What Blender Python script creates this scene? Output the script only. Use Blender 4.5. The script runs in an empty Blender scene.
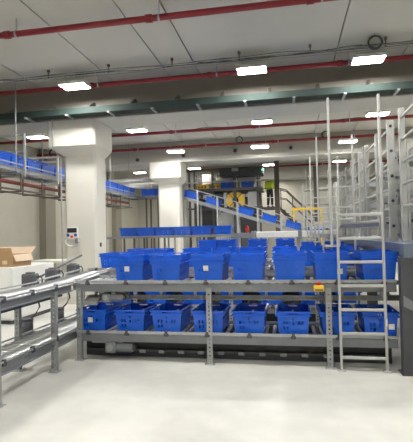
import bpy, bmesh, math, random
from mathutils import Vector, Matrix
random.seed(7)
C = bpy.context.scene.collection
S = bpy.context.scene

# ------------------------------------------------------------------ camera
FPX = 437.62
YAW, PITCH, ROLL = 0.18232, 0.0287, -0.02262
def cam_basis():
    cy, sy = math.cos(YAW), math.sin(YAW)
    f = Vector((-sy*math.cos(PITCH), cy*math.cos(PITCH), math.sin(PITCH)))
    r = Vector((cy, sy, 0)); u = r.cross(f)
    c, s = math.cos(ROLL), math.sin(ROLL)
    return c*r+s*u, -s*r+c*u, f
r_, u_, f_ = cam_basis()
cam = bpy.data.cameras.new('camera'); camo = bpy.data.objects.new('camera', cam); C.objects.link(camo)
m = Matrix((r_, u_, -f_)).transposed().to_4x4(); m.translation = (0, 0, 1.62)
camo.matrix_world = m
cam.sensor_fit = 'VERTICAL'; cam.sensor_height = 24.0; cam.lens = 24.0*FPX/442.0
cam.clip_start = 0.05; cam.clip_end = 200
S.camera = camo

# ------------------------------------------------------------------ world, exposure
w = bpy.data.worlds.new('world'); S.world = w; w.use_nodes = True
w.node_tree.nodes['Background'].inputs[0].default_value = (0.05, 0.05, 0.05, 1)
S.view_settings.view_transform = 'Standard'; S.view_settings.look = 'None'
S.view_settings.gamma = 1; S.view_settings.use_curve_mapping = False
S.view_settings.exposure = 1.6
LAMP = 76.0            # emission of the lamp lenses

# ------------------------------------------------------------------ materials
M = {}
def mat(name, col, rough=.5, metal=0., var=.06, scale=6., bump=0., bscale=60., emit=0., spec=.5, stretch=None):
    mt = bpy.data.materials.new(name); mt.use_nodes = True
    nt = mt.node_tree; b = nt.nodes['Principled BSDF']
    b.inputs['Roughness'].default_value = rough; b.inputs['Metallic'].default_value = metal
    b.inputs['Specular IOR Level'].default_value = spec
    tc = nt.nodes.new('ShaderNodeTexCoord'); mp = nt.nodes.new('ShaderNodeMapping')
    nt.links.new(tc.outputs['Object'], mp.inputs[0])
    if stretch: mp.inputs['Scale'].default_value = stretch
    n = nt.nodes.new('ShaderNodeTexNoise'); n.inputs['Scale'].default_value = scale; n.inputs['Detail'].default_value = 5
    nt.links.new(mp.outputs[0], n.inputs['Vector'])
    rp = nt.nodes.new('ShaderNodeValToRGB')
    rp.color_ramp.elements[0].position = .3; rp.color_ramp.elements[1].position = .7
    rp.color_ramp.elements[0].color = (*[max(0, c*(1-var)) for c in col], 1)
    rp.color_ramp.elements[1].color = (*[min(1, c*(1+var)) for c in col], 1)
    nt.links.new(n.outputs['Fac'], rp.inputs[0]); nt.links.new(rp.outputs[0], b.inputs['Base Color'])
    if bump:
        n2 = nt.nodes.new('ShaderNodeTexNoise'); n2.inputs['Scale'].default_value = bscale
        bp = nt.nodes.new('ShaderNodeBump'); bp.inputs['Strength'].default_value = bump; bp.inputs['Distance'].default_value = .01
        nt.links.new(tc.outputs['Object'], n2.inputs['Vector'])
        nt.links.new(n2.outputs['Fac'], bp.inputs['Height']); nt.links.new(bp.outputs[0], b.inputs['Normal'])
    if emit:
        b.inputs['Emission Color'].default_value = (1, .99, .95, 1); b.inputs['Emission Strength'].default_value = emit
    M[name] = mt; return mt
mat('floor', (.655, .645, .60), .36, var=.12, scale=2.2, bump=.05, bscale=25, spec=.35)
mat('ceiling', (.56, .55, .50), .85, var=.05, scale=.8, bump=.05)
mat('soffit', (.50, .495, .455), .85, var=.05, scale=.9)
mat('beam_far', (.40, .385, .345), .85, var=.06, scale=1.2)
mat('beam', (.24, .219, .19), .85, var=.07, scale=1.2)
mat('joint', (.10, .095, .085), .9)
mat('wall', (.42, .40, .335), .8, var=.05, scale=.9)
mat('pilaster', (.24, .22, .175), .85, var=.05, scale=1.)  # even brown of the pilasters and door frames
mat('cream', (.66, .64, .575), .6, var=.03, scale=1.5, bump=.03)
mat('steel', (.40, .41, .42), .42, .45, var=.10, scale=9)
mat('rail', (.215, .225, .24), .45, .25, var=.08, scale=5)
mat('galv', (.34, .35, .35), .45, .35, var=.12, scale=14)
mat('roller', (.66, .67, .68), .28, .75, var=.06, scale=8)
mat('guard_alu', (.37, .375, .355), .45, .35, var=.10, scale=7)
mat('red_dull', (.13, .02, .018), .6, var=.15)
mat('alu', (.50, .505, .49), .42, .45, var=.06, scale=6)
mat('white_paint', (.78, .78, .75), .45, var=.03)
mat('dark', (.035, .036, .04), .55, var=.2)
mat('dark_steel', (.075, .078, .085), .5, .2, var=.15)
mat('brown_steel', (.095, .08, .068), .6, .1, var=.15)
mat('motor', (.10, .105, .115), .5, .2, var=.12)
mat('motor_light', (.22, .235, .25), .45, .3, var=.1)
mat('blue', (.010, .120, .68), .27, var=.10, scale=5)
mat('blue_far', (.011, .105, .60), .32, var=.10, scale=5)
mat('sticker', (.85, .85, .83), .6, var=.02)
mat('red', (.25, .016, .024), .4, var=.10, scale=4)
mat('green', (.012, .026, .022), .8, var=.12, scale=3)
mat('cable', (.045, .05, .045), .6, var=.3)
mat('green_cable', (.03, .06, .045), .6, var=.3)
mat('bracket', (.10, .085, .07), .6, .2)
mat('yellow', (.78, .50, .03), .45, var=.05)
mat('red_button', (.6, .03, .02), .35)
mat('cardboard', (.42, .26, .13), .85, var=.07, scale=9, stretch=(1, 1, 4))
mat('cardboard_pale', (.74, .58, .42), .85, var=.05, scale=9)  # paler copy of cardboard: light on the open flaps put into the colour
mat('lens', (.9, .9, .88), .4, emit=LAMP)
mat('exit', (.05, .5, .2), .4, emit=0)
M['exit'].node_tree.nodes['Principled BSDF'].inputs['Emission Color'].default_value = (.1, 1, .4, 1)
M['exit'].node_tree.nodes['Principled BSDF'].inputs['Emission Strength'].default_value = 1.5
mat('vest', (.68, .85, .06), .7, var=.08)
mat('cloth', (.025, .027, .035), .85, var=.2)
mat('skin', (.45, .27, .19), .6)
mat('hair', (.03, .02, .015), .7)
mat('screen', (.02, .022, .03), .2)
mat('button_blue', (.03, .07, .30), .4)
mat('grey_panel', (.42, .43, .43), .6, var=.06)
mat('blue_grey', (.17, .20, .26), .45, .3, var=.08)
mat('grate', (.30, .31, .31), .5, .4, var=.12)

# ------------------------------------------------------------------ helpers
def tag(o, label=None, cat=None, group=None, kind=None):
    if label: o['label'] = label
    if cat: o['category'] = cat
    if group: o['group'] = group
    if kind: o['kind'] = kind
    return o
def thing(name, label, cat, loc=(0, 0, 0), group=None, rot=(0, 0, 0)):
    o = bpy.data.objects.new(name, None); C.objects.link(o); o.location = loc; o.rotation_euler = rot
    o.empty_display_size = .1
    return tag(o, label, cat, group)
def place(name, mesh, parent=None, loc=(0, 0, 0), rot=(0, 0, 0)):
    """link a mesh; loc is in world coordinates for unrotated parents"""
    o = bpy.data.objects.new(name, mesh); C.objects.link(o)
    l = Vector(loc)
    if parent:
        o.parent = parent
        p = parent
        while p: l -= p.location; p = p.parent
    o.location = l; o.rotation_euler = rot
    return o
class MB:
    def __init__(s): s.v = []; s.f = []
    def add(s, vs, fs):
        n = len(s.v); s.v += [tuple(v) for v in vs]; s.f += [tuple(i+n for i in f) for f in fs]; return s
    def box(s, x0, x1, y0, y1, z0, z1):
        vs = [(x, y, z) for z in (z0, z1) for y in (y0, y1) for x in (x0, x1)]
        return s.add(vs, [(0, 2, 3, 1), (4, 5, 7, 6), (0, 1, 5, 4), (2, 6, 7, 3), (0, 4, 6, 2), (1, 3, 7, 5)])
    def bev(s, x0, x1, y0, y1, z0, z1, b=.01):
        """box with bevelled vertical and horizontal edges (three stacked rings)"""
        def ring(i, z): return [(x0+i, y0+b, z), (x0+b, y0+i, z), (x1-b, y0+i, z), (x1-i, y0+b, z), (x1-i, y1-b, z), (x1-b, y1-i, z), (x0+b, y1-i, z), (x0+i, y1-b, z)]
        rs = []
        for i, z in ((b*.6, z0), (0, z0+b), (0, z1-b), (b*.6, z1)): rs.append(ring(i, z))
        vs = sum(rs, []); fs = [tuple(range(7, -1, -1)), tuple(24+k for k in range(8))]
        for q in range(3):
            for k in range(8): fs.append((q*8+k, q*8+(k+1) % 8, q*8+8+(k+1) % 8, q*8+8+k))
        return s.add(vs, fs)
    def cyl(s, a, b, r, n=10, r2=None):
        a = Vector(a); b = Vector(b); d = (b-a).normalized()
        t = Vector((0, 0, 1)) if abs(d.z) < .9 else Vector((1, 0, 0))
        x = d.cross(t).normalized(); y = d.cross(x); r2 = r if r2 is None else r2
        vs = []
        for p, rr in ((a, r), (b, r2)):
            for k in range(n):
                q = 2*math.pi*k/n; vs.append(p+x*rr*math.cos(q)+y*rr*math.sin(q))
        fs = [(k, (k+1) % n, n+(k+1) % n, n+k) for k in range(n)]
        fs += [tuple(range(n-1, -1, -1)), tuple(range(n, 2*n))]
        return s.add(vs, fs)
    def tube(s, pts, r, n=7):
        pts = [Vector(p) for p in pts]; rings = []
        for i, p in enumerate(pts):
            d = (pts[min(i+1, len(pts)-1)]-pts[max(i-1, 0)]).normalized()
            t = Vector((0, 0, 1)) if abs(d.z) < .9 else Vector((1, 0, 0))
            x = d.cross(t).normalized(); y = d.cross(x)
            rings.append([p+x*r*math.cos(2*math.pi*k/n)+y*r*math.sin(2*math.pi*k/n) for k in range(n)])
        vs = sum(rings, []); fs = []
        for i in range(len(pts)-1):
            for k in range(n): fs.append((i*n+k, i*n+(k+1) % n, i*n+n+(k+1) % n, i*n+n+k))
        fs += [tuple(range(n-1, -1, -1)), tuple(range(len(vs)-n, len(vs)))]
        return s.add(vs, fs)
    def prism(s, pts, axis, a0, a1):
        """2-D outline extruded along axis 0/1/2; outline in the other two axes in order"""
        n = len(pts); vs = []
        for a in (a0, a1):
            for p in pts:
                q = list(p); q.insert(axis, a); vs.append(q)
        fs = [(k, (k+1) % n, n+(k+1) % n, n+k) for k in range(n)] + [tuple(range(n-1, -1, -1)), tuple(range(n, 2*n))]
        return s.add(vs, fs)
    def panel(s, us, vs_, holes, fo, fi):
        """sheet with real holes: fo/fi map (u,v) to the outer/inner face"""
        nu, nv = len(us), len(vs_)
        base = len(s.v)
        for f in (fo, fi):
            for v in vs_:
                for u in us: s.v.append(tuple(f(u, v)))
        I = lambda k, i, j: base+k*nu*nv+j*nu+i
        for j in range(nv-1):
            for i in range(nu-1):
                if (i, j) in holes:
                    for (a, b) in (((i, j), (i+1, j)), ((i+1, j), (i+1, j+1)), ((i+1, j+1), (i, j+1)), ((i, j+1), (i, j))):
                        s.f.append((I(0, *a), I(0, *b), I(1, *b), I(1, *a)))
                else:
                    s.f.append((I(0, i, j), I(0, i+1, j), I(0, i+1, j+1), I(0, i, j+1)))
                    s.f.append((I(1, i, j), I(1, i, j+1), I(1, i+1, j+1), I(1, i+1, j)))
        for i in range(nu-1):
            for j in (0, nv-1): s.f.append((I(0, i, j), I(1, i, j), I(1, i+1, j), I(0, i+1, j)))
        for j in range(nv-1):
            for i in (0, nu-1): s.f.append((I(0, i, j), I(0, i, j+1), I(1, i, j+1), I(1, i, j)))
        return s
    def mesh(s, name, material, smooth=False):
        me = bpy.data.meshes.new(name); me.from_pydata(s.v, [], s.f)
        bm = bmesh.new(); bm.from_mesh(me); bmesh.ops.recalc_face_normals(bm, faces=bm.faces); bm.to_mesh(me); bm.free()
        me.materials.append(M[material])
        if smooth:
            me.polygons.foreach_set('use_smooth', [len(p.vertices) <= 4 for p in me.polygons])
        return me
    def build(s, name, material, parent=None, smooth=False):
        """vertices are world coordinates; the object's origin is set to the bottom centre"""
        xs = [v[0] for v in s.v]; ys = [v[1] for v in s.v]; zs = [v[2] for v in s.v]
        c = ((min(xs)+max(xs))/2, (min(ys)+max(ys))/2, min(zs))
        s.v = [(a-c[0], b-c[1], d-c[2]) for a, b, d in s.v]
        return place(name, s.mesh(name, material, smooth), parent, c)
def copy_tree(o, parent=None):
    c = o.copy(); C.objects.link(c); c.parent = parent
    for ch in list(o.children): copy_tree(ch, c)
    return c
ORD = ['first', 'second', 'third', 'fourth', 'fifth', 'sixth', 'seventh', 'eighth', 'ninth', 'tenth', 'eleventh', 'twelfth']
def struct(name, mb, material, label=None, cat=None):
    return tag(mb.build(name, material), label, cat, kind='structure')

# ------------------------------------------------------------------ room shell
XL, XR, YF, YB, ZC, ZB = -9.6, 6.5, -3.0, 27.5, 5.10, 4.33
struct('floor', MB().box(XL-.3, XR+.3, YF-.3, YB+.3, -.2, 0), 'floor', 'pale mottled polished concrete floor of the warehouse hall', 'floor')
struct('wall_left', MB().box(XL-.3, XL, YF, YB, 0, ZC+.3), 'wall', 'cream painted side wall behind the cardboard box', 'wall')
struct('wall_right', MB().box(XR, XR+.3, YF, YB, 0, ZC+.3), 'wall', 'cream painted side wall beyond the aluminium guard frames', 'wall')
struct('wall_back', MB().box(XL-.3, XR+.3, YB, YB+.3, 0, ZC+.3), 'wall', 'cream end wall behind the dark sorting machine', 'wall')
struct('wall_front', MB().box(XL-.3, XR+.3, YF-.3, YF, 0, ZC+.3), 'wall', 'cream wall behind the camera position', 'wall')
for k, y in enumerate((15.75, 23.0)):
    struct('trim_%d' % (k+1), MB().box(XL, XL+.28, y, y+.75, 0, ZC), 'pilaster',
           ['brown pilaster on side wall above the cardboard box', 'brown pilaster on side wall seen between the two columns'][k], 'pilaster')
ceil = struct('ceiling', MB().box(XL-.3, XR+.3, YF-.3, YB+.3, ZC+.06, ZC+.3), 'joint', 'pale plank ceiling with dark joint lines and cross beams', 'ceiling')
BEAMS = [(2.9, 3.8), (9.4, 10.35), (15.9, 16.8), (22.4, 23.3)]
JX = [XL, -7.6, -5.55, -3.76, -2.45, -1.78, 1.03, 2.35, 4.4, XR]
edges = [YF]+[e for b in BEAMS for e in b]+[YB]
for k in range(0, len(edges), 2):
    for i in range(len(JX)-1):
        MB().box(JX[i]+.012, JX[i+1]-.012, edges[k], edges[k+1], ZC, ZC+.07).build('ceiling_plank', 'ceiling', ceil)
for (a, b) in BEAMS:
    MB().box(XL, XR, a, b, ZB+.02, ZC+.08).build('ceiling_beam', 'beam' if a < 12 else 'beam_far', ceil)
    MB().box(XL, XR, a+.004, b-.004, ZB, ZB+.02).build('soffit_layer', 'soffit', ceil)  # thin layer giving the beam underside a lighter colour than its faces

# columns with a flared capital
def column(label, x0, x1, y0, y1, name='column'):
    t = thing(name, label, 'column', ((x0+x1)/2, (y0+y1)/2, 0))
    c = .05
    def ring(a, b, e, f, z): return [(a+c, e, z), (b-c, e, z), (b, e+c, z), (b, f-c, z), (b-c, f, z), (a+c, f, z), (a, f-c, z), (a, e+c, z)]
    def stack(rs):
        mb = MB(); vs = sum(rs, []); fs = [tuple(range(7, -1, -1)), tuple(range(len(vs)-8, len(vs)))]
        for q in range(len(rs)-1):
            for k in range(8): fs.append((q*8+k, q*8+(k+1) % 8, q*8+8+(k+1) % 8, q*8+8+k))
        return mb.add(vs, fs)
    stack([ring(x0, x1, y0, y1, 0), ring(x0, x1, y0, y1, 3.55)]).build('shaft', 'cream', t)
    stack([ring(x0, x1, y0, y1, 3.55), ring(x0-.22, x1+.15, y0-.38, y1+.1, 3.74), ring(x0-.22, x1+.15, y0-.38, y1+.1, ZB)]).build('capital', 'cream', t)
    return t
column('wide cream concrete column with flared capital carrying a control panel', -5.28, -4.47, 9.78, 10.38)
column('farther cream concrete column beside the top of the incline conveyor', -4.83, -4.0, 16.1, 16.7)
tag(MB().tube([(-5.34, 9.36, 4.4), (-5.34, 9.36, 3.72), (-5.33, 9.7, 3.5), (-5.33, 9.74, .3)], .018).build('conduit', 'steel'),
    'thin grey vertical conduit on the nearer column', 'conduit')

# ------------------------------------------------------------------ ceiling lamps
lamp_lens = MB().bev(-.265, .265, -.050, .050, -.012, .0, .004).mesh('lens', 'lens')
lamp_house = MB().prism([(-.18, -.0), (-.15, .06), (.15, .06), (.18, 0)], 0, -.29, .29).box(-.29, .29, -.186, -.174, -.022, .004).box(-.29, .29, .174, .186, -.022, .004).box(-.29, -.278, -.174, .174, -.022, 0).box(.278, .29, -.174, .174, -.022, 0).mesh('housing', 'white_paint')
rod1 = MB().cyl((0, 0, 0), (0, 0, 1), .006, 6).mesh('rod', 'steel')
def lamp(x, y, label, z=4.80, group='twin ceiling lamps'):
    t = thing('ceiling_lamp', label, 'lamp', (x, y, z), group)
    place('housing', lamp_house, t, (x, y, z))
    for s in (-1, 1): place('lens', lamp_lens, t, (x, y+s*.112, z-.002))
    for s in (-1, 1):
        h = place('hanger_rod', rod1, t, (x+s*.2, y, z+.06)); h.scale = (1, 1, ZC-z-.06)
for x, y, l in [(-4.33, 8.5, 'bright twin ceiling lamp above the column with the control panel'),
                (-.60, 8.5, 'bright twin ceiling lamp in the nearest row, middle one'),
                (1.57, 8.5, 'bright twin ceiling lamp below the coiled black cable'),
                (-7.7, 12.6, 'twin ceiling lamp over the overhead tote conveyor'),
                (-4.4, 12.6, 'twin ceiling lamp beyond the near beam, right of the near column'),
                (-.64, 12.6, 'twin ceiling lamp in the second row, centre of the hall'),
                (2.52, 12.6, 'twin ceiling lamp behind the top of the near ladder pole'),
                (-7.45, 17.6, 'tiny bright lamp just right of the near column capital'),
                (-3.79, 14.9, 'small twin ceiling lamp above the farther column'),
                (-.84, 14.9, 'small twin ceiling lamp in the far row, centre of the hall'),
                (2.03, 14.9, 'small twin ceiling lamp in the far row behind the ladder poles')]:
    lamp(x, y, l, 4.54 if y == 14.9 else 4.80)
for y in (.4, 4.5):
    for x in (-7.7, -4.4, -.6, 2.5): lamp(x, y, 'twin ceiling lamp out of view above the camera', group='lamps out of view')
for x, l in ((-4.3, 'hidden twin ceiling lamp above the yellow crates'), (-.75, 'small twin ceiling lamp above the worker'), (2.4, 'hidden twin ceiling lamp above the pale racks')): lamp(x, 20.4, l, 4.75, group='lamps over the machine')
lamp(-.7, 26.3, 'twin ceiling lamp at the end wall behind the worker')
lamp(-6.3, 25.2, 'twin ceiling lamp at the end wall behind the far column')
lamp(2.6, 25.2, 'twin ceiling lamp at the end wall above the stairs')
lamp(-7.3, 21.2, 'twin ceiling lamp above the cream door')
lamp(5, 8.5, 'twin ceiling lamp outside the view over the guard frames'); lamp(5, 14.9, 'far twin ceiling lamp outside the view'); lamp(5.2, 12.6, 'twin ceiling lamp outside the view at the side wall')

# ------------------------------------------------------------------ pipes, tray, cables
def ceiling_pipe(name, label, y, z, r, x0, x1, step, off, material='red', top=ZC):
    t = thing(name, label, 'pipe', ((x0+x1)/2, y, z))
    MB().cyl((x0, y, z), (x1, y, z), r, 14).build('pipe', material, t, True)
    x = x0+off
    while x < x1:
        MB().cyl((x-.05, y, z), (x+.05, y, z), r*1.28, 14).build('coupling', material, t, True)
        MB().cyl((x+.16, y, z+r*.8), (x+.16, y, top), .007, 6).build('hanger_rod', 'steel', t)
        MB().cyl((x+.145, y, z), (x+.175, y, z), r*1.15, 14).build('clamp', 'steel', t)
        x += step
ceiling_pipe('sprinkler_pipe', 'nearest red sprinkler pipe running along the top of the picture', 6.2, 4.85, .048, XL, XR, 2.35, .6)
ceiling_pipe('sprinkler_pipe', 'red sprinkler pipe level with the nearest lamp row', 8.82, 4.89, .048, XL, XR, 2.6, .3)
ceiling_pipe('sprinkler_pipe', 'red sprinkler pipe just beyond the near beam and column', 13.2, 4.82, .048, XL, XR, 2.6, .9)
ceiling_pipe('sprinkler_pipe', 'red sprinkler pipe passing in front of the second beam', 15.66, 4.84, .048, XL, XR, 2.6, 1.4)
ceiling_pipe('sprinkler_pipe', 'farthest red sprinkler pipe above the stairs', 21.8, 4.86, .045, -1.5, XR, 2.6, .5)

# green cable tray along the beam with brackets
t = thing('cable_tray', 'dark green cable tray running along the near beam', 'cable tray', (0, 9.2, 4.38))
MB().prism([(9.03, 4.36), (9.33, 4.36), (9.33, 4.50), (9.315, 4.50), (9.315, 4.375), (9.045, 4.375), (9.045, 4.50), (9.03, 4.50)], 0, XL, XR).build('tray', 'green', t)
MB().tube([(x/2, 9.12+.03*math.sin(x*1.3), 4.41+.015*math.sin(x*.7)) for x in range(-19, 13)], .028).build('cable', 'green_cable', t)
MB().tube([(x/2, 9.24+.03*math.sin(x*1.9), 4.42+.02*math.sin(x*.9+1)) for x in range(-19, 13)], .028).build('cable', 'green_cable', t)
x = -8.82
while x < XR:
    MB().box(x, x+.05, 8.98, 9.39, 4.325, 4.358).build('bracket', 'galv', t)
    MB().prism([(9.395, 4.5), (9.395, 4.68), (9.3, 4.68), (9.06, 4.52), (9.06, 4.5)], 0, x-.5, x-.45).build('bracket', 'bracket', t)
    x += 1.0
# loose cables on a thin catenary rod below the planks
def wavy(y, z, amp, n, r, seed, material, name, label, x0=XL+.3, x1=XR-.3):
    rnd = random.Random(seed); ph = [rnd.uniform(0, 6) for _ in range(5)]
    pts = []
    for i in range(n):
        x = x0+(x1-x0)*i/(n-1)
        pts.append((x, y+amp*(math.sin(x*2.1+ph[0])+.6*math.sin(x*5.3+ph[1])), z+amp*.8*(math.sin(x*1.7+ph[2])+.7*math.sin(x*4.1+ph[3]))))
    return tag(MB().tube(pts, r, 5).build(name, material), label, 'cable')
t = thing('cable_ladder', 'thin wire cable ladder hanging under the ceiling before the nearest lamps', 'cable tray', (0, 8.3, 4.93))
for y in (8.2, 8.4): MB().cyl((XL, y, 4.93), (XR, y, 4.93), .007, 6).build('side_wire', 'galv', t)
rung = MB().cyl((0, -.1, 0), (0, .1, 0), .005, 5).mesh('rung', 'galv')
for i in range(70): place('rung', rung, t, (XL+.1+i*.23, 8.3, 4.93))
x = -8.8
while x < XR:
    MB().cyl((x, 8.3, 4.93), (x, 8.3, ZC), .012, 6).build('hanger_rod', 'bracket', t)
    MB().bev(x-.025, x+.025, 8.27, 8.33, ZC-.05, ZC, .01).build('anchor', 'bracket', t)
    x += 1.33
for k in range(4):
    wavy(8.23+.045*k, 4.962, .012, 160, .0065, k, ['cable', 'green_cable', 'cable', 'green_cable'][k], 'cable',
         ['black cable lying foremost on the wire cable ladder', 'green cable lying second on the wire cable ladder',
          'black cable lying third on the wire cable ladder', 'green cable lying rearmost on the wire cable ladder'][k])
wavy(8.12, 4.88, .028, 120, .008, 11, 'cable', 'cable', 'tangled black cable drooping under the ladder near the coil', -1.6, 1.4)
wavy(13.6, 4.95, .03, 140, .012, 5, 'cable', 'cable', 'thin dark cable run along the ceiling of the second bay')
def coil(x, y, z, R, label):
    pts = []
    for i in range(5*22+1):
        a = 2*math.pi*i/22; q = R*(1+.07*math.sin(i*.37)); pts.append((x+q*math.cos(a), y+.02*math.sin(i*.21), z+q*math.sin(a)))
    t = thing('cable_coil', label, 'cable coil', (x, y, z-R))
    MB().tube(pts, .013, 5).build('loops', 'cable', t)
    MB().cyl((x, y, z+R-.02), (x, y, ZC), .005, 5).build('tie', 'cable', t)
coil(1.62, 8.1, 4.945, .115, 'black coiled cable hanging under the ceiling above a lamp')
coil(-1.55, 15.0, 4.83, .11, 'small coil of cable near the far lamp row centre')
coil(-7.0, 12.3, 4.2, .12, 'small coil of cable above the overhead tote conveyor')
coil(1.35, 15.2, 4.87, .12, 'small coil of cable just left of a far lamp by the ladder poles')
# small dark cameras on the second beam
for x, z, l in ((-5.55, 4.48, 'dark dome camera on second beam beside the far column'), (-3.75, 4.55, 'dark dome camera on second beam right of the far column'),
                (-1.8, 4.62, 'dark dome camera on second beam, centre of the hall'), (.2, 4.62, 'dark dome camera on second beam above the stairs')):
    t = thing('dome_camera', l, 'camera', (x, 15.85, z), 'dome cameras on the beam')
    MB().cyl((x, 15.9, z), (x, 15.84, z), .07, 12).build('base', 'motor', t)
    MB().cyl((x, 15.84, z), (x, 15.76, z-.03), .06, 12, .03).build('dome', 'dark', t, True)

# ------------------------------------------------------------------ totes
def edges_of(holes, lo, hi):
    us = {lo, hi}; vs = {0., 1.}
    for (a, b, c, d) in holes: us |= {a, b}; vs |= {c, d}
    us = sorted(us); vs = sorted(vs); hs = set()
    for (a, b, c, d) in holes:
        for i in range(len(us)-1):
            for j in range(len(vs)-1):
                if us[i] >= a-1e-9 and us[i+1] <= b+1e-9 and vs[j] >= c-1e-9 and vs[j+1] <= d+1e-9: hs.add((i, j))
    return us, vs, hs
def tote_meshes(material, w=.40, l=.60, h=.285):
    hb, ht = (w/2-.028, l/2-.028), (w/2-.011, l/2-.011)     # half sizes of the body, bottom and under the band
    zb, T = h*.80, .004
    def side(mb, ax, sg, z0, z1, b0, b1, holes, th):
        o = 1-ax
        def fo(u, v):
            p = [0, 0, z0+(z1-z0)*v]; p[ax] = sg*(b0[ax]+(b1[ax]-b0[ax])*v); p[o] = u*(b0[o]+(b1[o]-b0[o])*v); return p
        def fi(u, v):
            p = fo(u, v); p[ax] -= sg*th; p[o] = u*(b0[o]+(b1[o]-b0[o])*v-th); return p
        us, vs, hs = edges_of(holes, -1., 1.); mb.panel(us, vs, hs, fo, fi)
    body = MB()
    shortH = [(-.68, -.55, .28, .45), (-.45, -.32, .28, .45), (-.68, -.55, .55, .72), (-.45, -.32, .55, .72),
              (-.06, .06, .55, .68), (-.06, .06, .78, .90), (.33, .45, .55, .74), (.54, .66, .55, .74),
              (-.5, -.38, .03, .09), (.38, .5, .03, .09)]
    longH = []
    for c in (-.6, 0, .6):
        longH += [(c-.17, c-.10, .3, .44), (c+.10, c+.17, .3, .44), (c-.17, c-.10, .58, .72), (c+.10, c+.17, .58, .72)]
    for sg in (-1, 1):
        side(body, 1, sg, 0, zb, hb, ht, shortH, T); side(body, 0, sg, 0, zb, hb, ht, longH, T)
    body.box(-hb[0]+T, hb[0]-T, -hb[1]+T, hb[1]-T, 0, .006)
    rim = MB(); hr = (w/2, l/2); hr0 = (w/2-.004, l/2-.004)
    for sg in (-1, 1):
        side(rim, 1, sg, zb, h, hr0, hr, [(-.30, .30, .42, .74)], .008); side(rim, 0, sg, zb, h, hr0, hr, [(-.16, .16, .42, .74)], .008)
    for z in (zb, h-.014):                                    # two flanges standing a little proud
        for sg in (-1, 1):
            y0, y1 = sorted((sg*(l/2-.010), sg*(l/2+.013))); rim.box(-w/2-.013, w/2+.013, y0, y1, z, z+.014)
            x0, x1 = sorted((sg*(w/2-.010), sg*(w/2+.013))); rim.box(x0, x1, -l/2+.010, l/2-.010, z, z+.014)
    st = MB().box(-.033, .033, -.0012, 0, -.033, .033)
    return body.mesh('tote_body', material), rim.mesh('tote_rim', material), st.mesh('sticker', 'sticker')
TB, TR, TS = tote_meshes('blue')
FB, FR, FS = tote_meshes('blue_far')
NEST = .063
def tote(x, y, z, label, group, rotz=0, sticker=None, far=False, rot=None):
    t = thing('tote', label, 'tote', (x, y, z), group, rot or (0, 0, rotz))
    for nm, me in (('body', FB if far else TB), ('rim', FR if far else TR)):
        o = bpy.data.objects.new(nm, me); C.objects.link(o); o.parent = t
    if sticker:
        v = sticker[1]; yy = -(.272+.017*v/.228)-.0005
        o = bpy.data.objects.new('sticker', TS); C.objects.link(o); o.parent = t; o.location = (sticker[0], yy, v)
        o.rotation_euler = (math.atan(.017/.228), 0, 0); o['label'] = 'white paper sticker'
    return t

# ------------------------------------------------------------------ conveyor parts
roller_s = MB().cyl((0, -.33, 0), (0, .33, 0), .025, 10).mesh('roller', 'roller', True)
clamp_s = MB().bev(-.032, .032, -.022, .0, -.030, .006, .006).box(-.018, .018, -.020, .02, .004, .034).mesh('clamp', 'dark_steel')
def leg(parent, x, y, z1, w=.065, material='galv', z0=0, plate=True):
    """perforated upright with folded flanges and a foot plate"""
    n = int((z1-z0-.08)/.05); holes = []
    for k in range(n):
        v = (.05+k*.05)/(z1-z0); holes.append((-.28, .28, v, v+.02/(z1-z0)))
    us, vs, hs = edges_of(holes, -1., 1.)
    mb = MB(); mb.panel(us, vs, hs, lambda u, v: (x+u*w/2, y, z0+(z1-z0)*v), lambda u, v: (x+u*w/2, y+.004, z0+(z1-z0)*v))
    for s in (-1, 1): mb.box(*sorted((x+s*w/2, x+s*(w/2-.004))), y+.004, y+.055, z0, z1)
    o = mb.build('leg', material, parent)
    if plate:
        p = MB().box(x-.06, x+.06, y-.03, y+.085, 0, .008)
        for s in (-1, 1): p.cyl((x+s*.047, y-.014, .008), (x+s*.047, y-.014, .025), .008, 6)
        p.build('foot_plate', 'steel', o)
    return o
def side_rail(parent, p0, p1, z0, z1, name='side_rail', material='rail', t=.03):
    """C profile between two plan points"""
    a = Vector((*p0, 0)); b = Vector((*p1, 0)); d = (b-a).normalized(); n = Vector((-d.y, d.x, 0))
    prof = [(-t/2, z0), (t/2, z0), (t/2, z0+.012), (-t/2+.006, z0+.012), (-t/2+.006, z1-.012), (t/2, z1-.012), (t/2, z1), (-t/2, z1)]
    vs = [e+n*q+Vector((0, 0, z)) for e in (a, b) for q, z in prof]
    k = len(prof); fs = [(i, (i+1) % k, k+(i+1) % k, k+i) for i in range(k)]+[tuple(range(k-1, -1, -1)), tuple(range(k, 2*k))]
    return MB().add(vs, fs).build(name, material, parent)
def rod(parent, a, b, r=.012, name='guide_rail', material='steel'):
    return MB().cyl(a, b, r, 8).build(name, material, parent)
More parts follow.
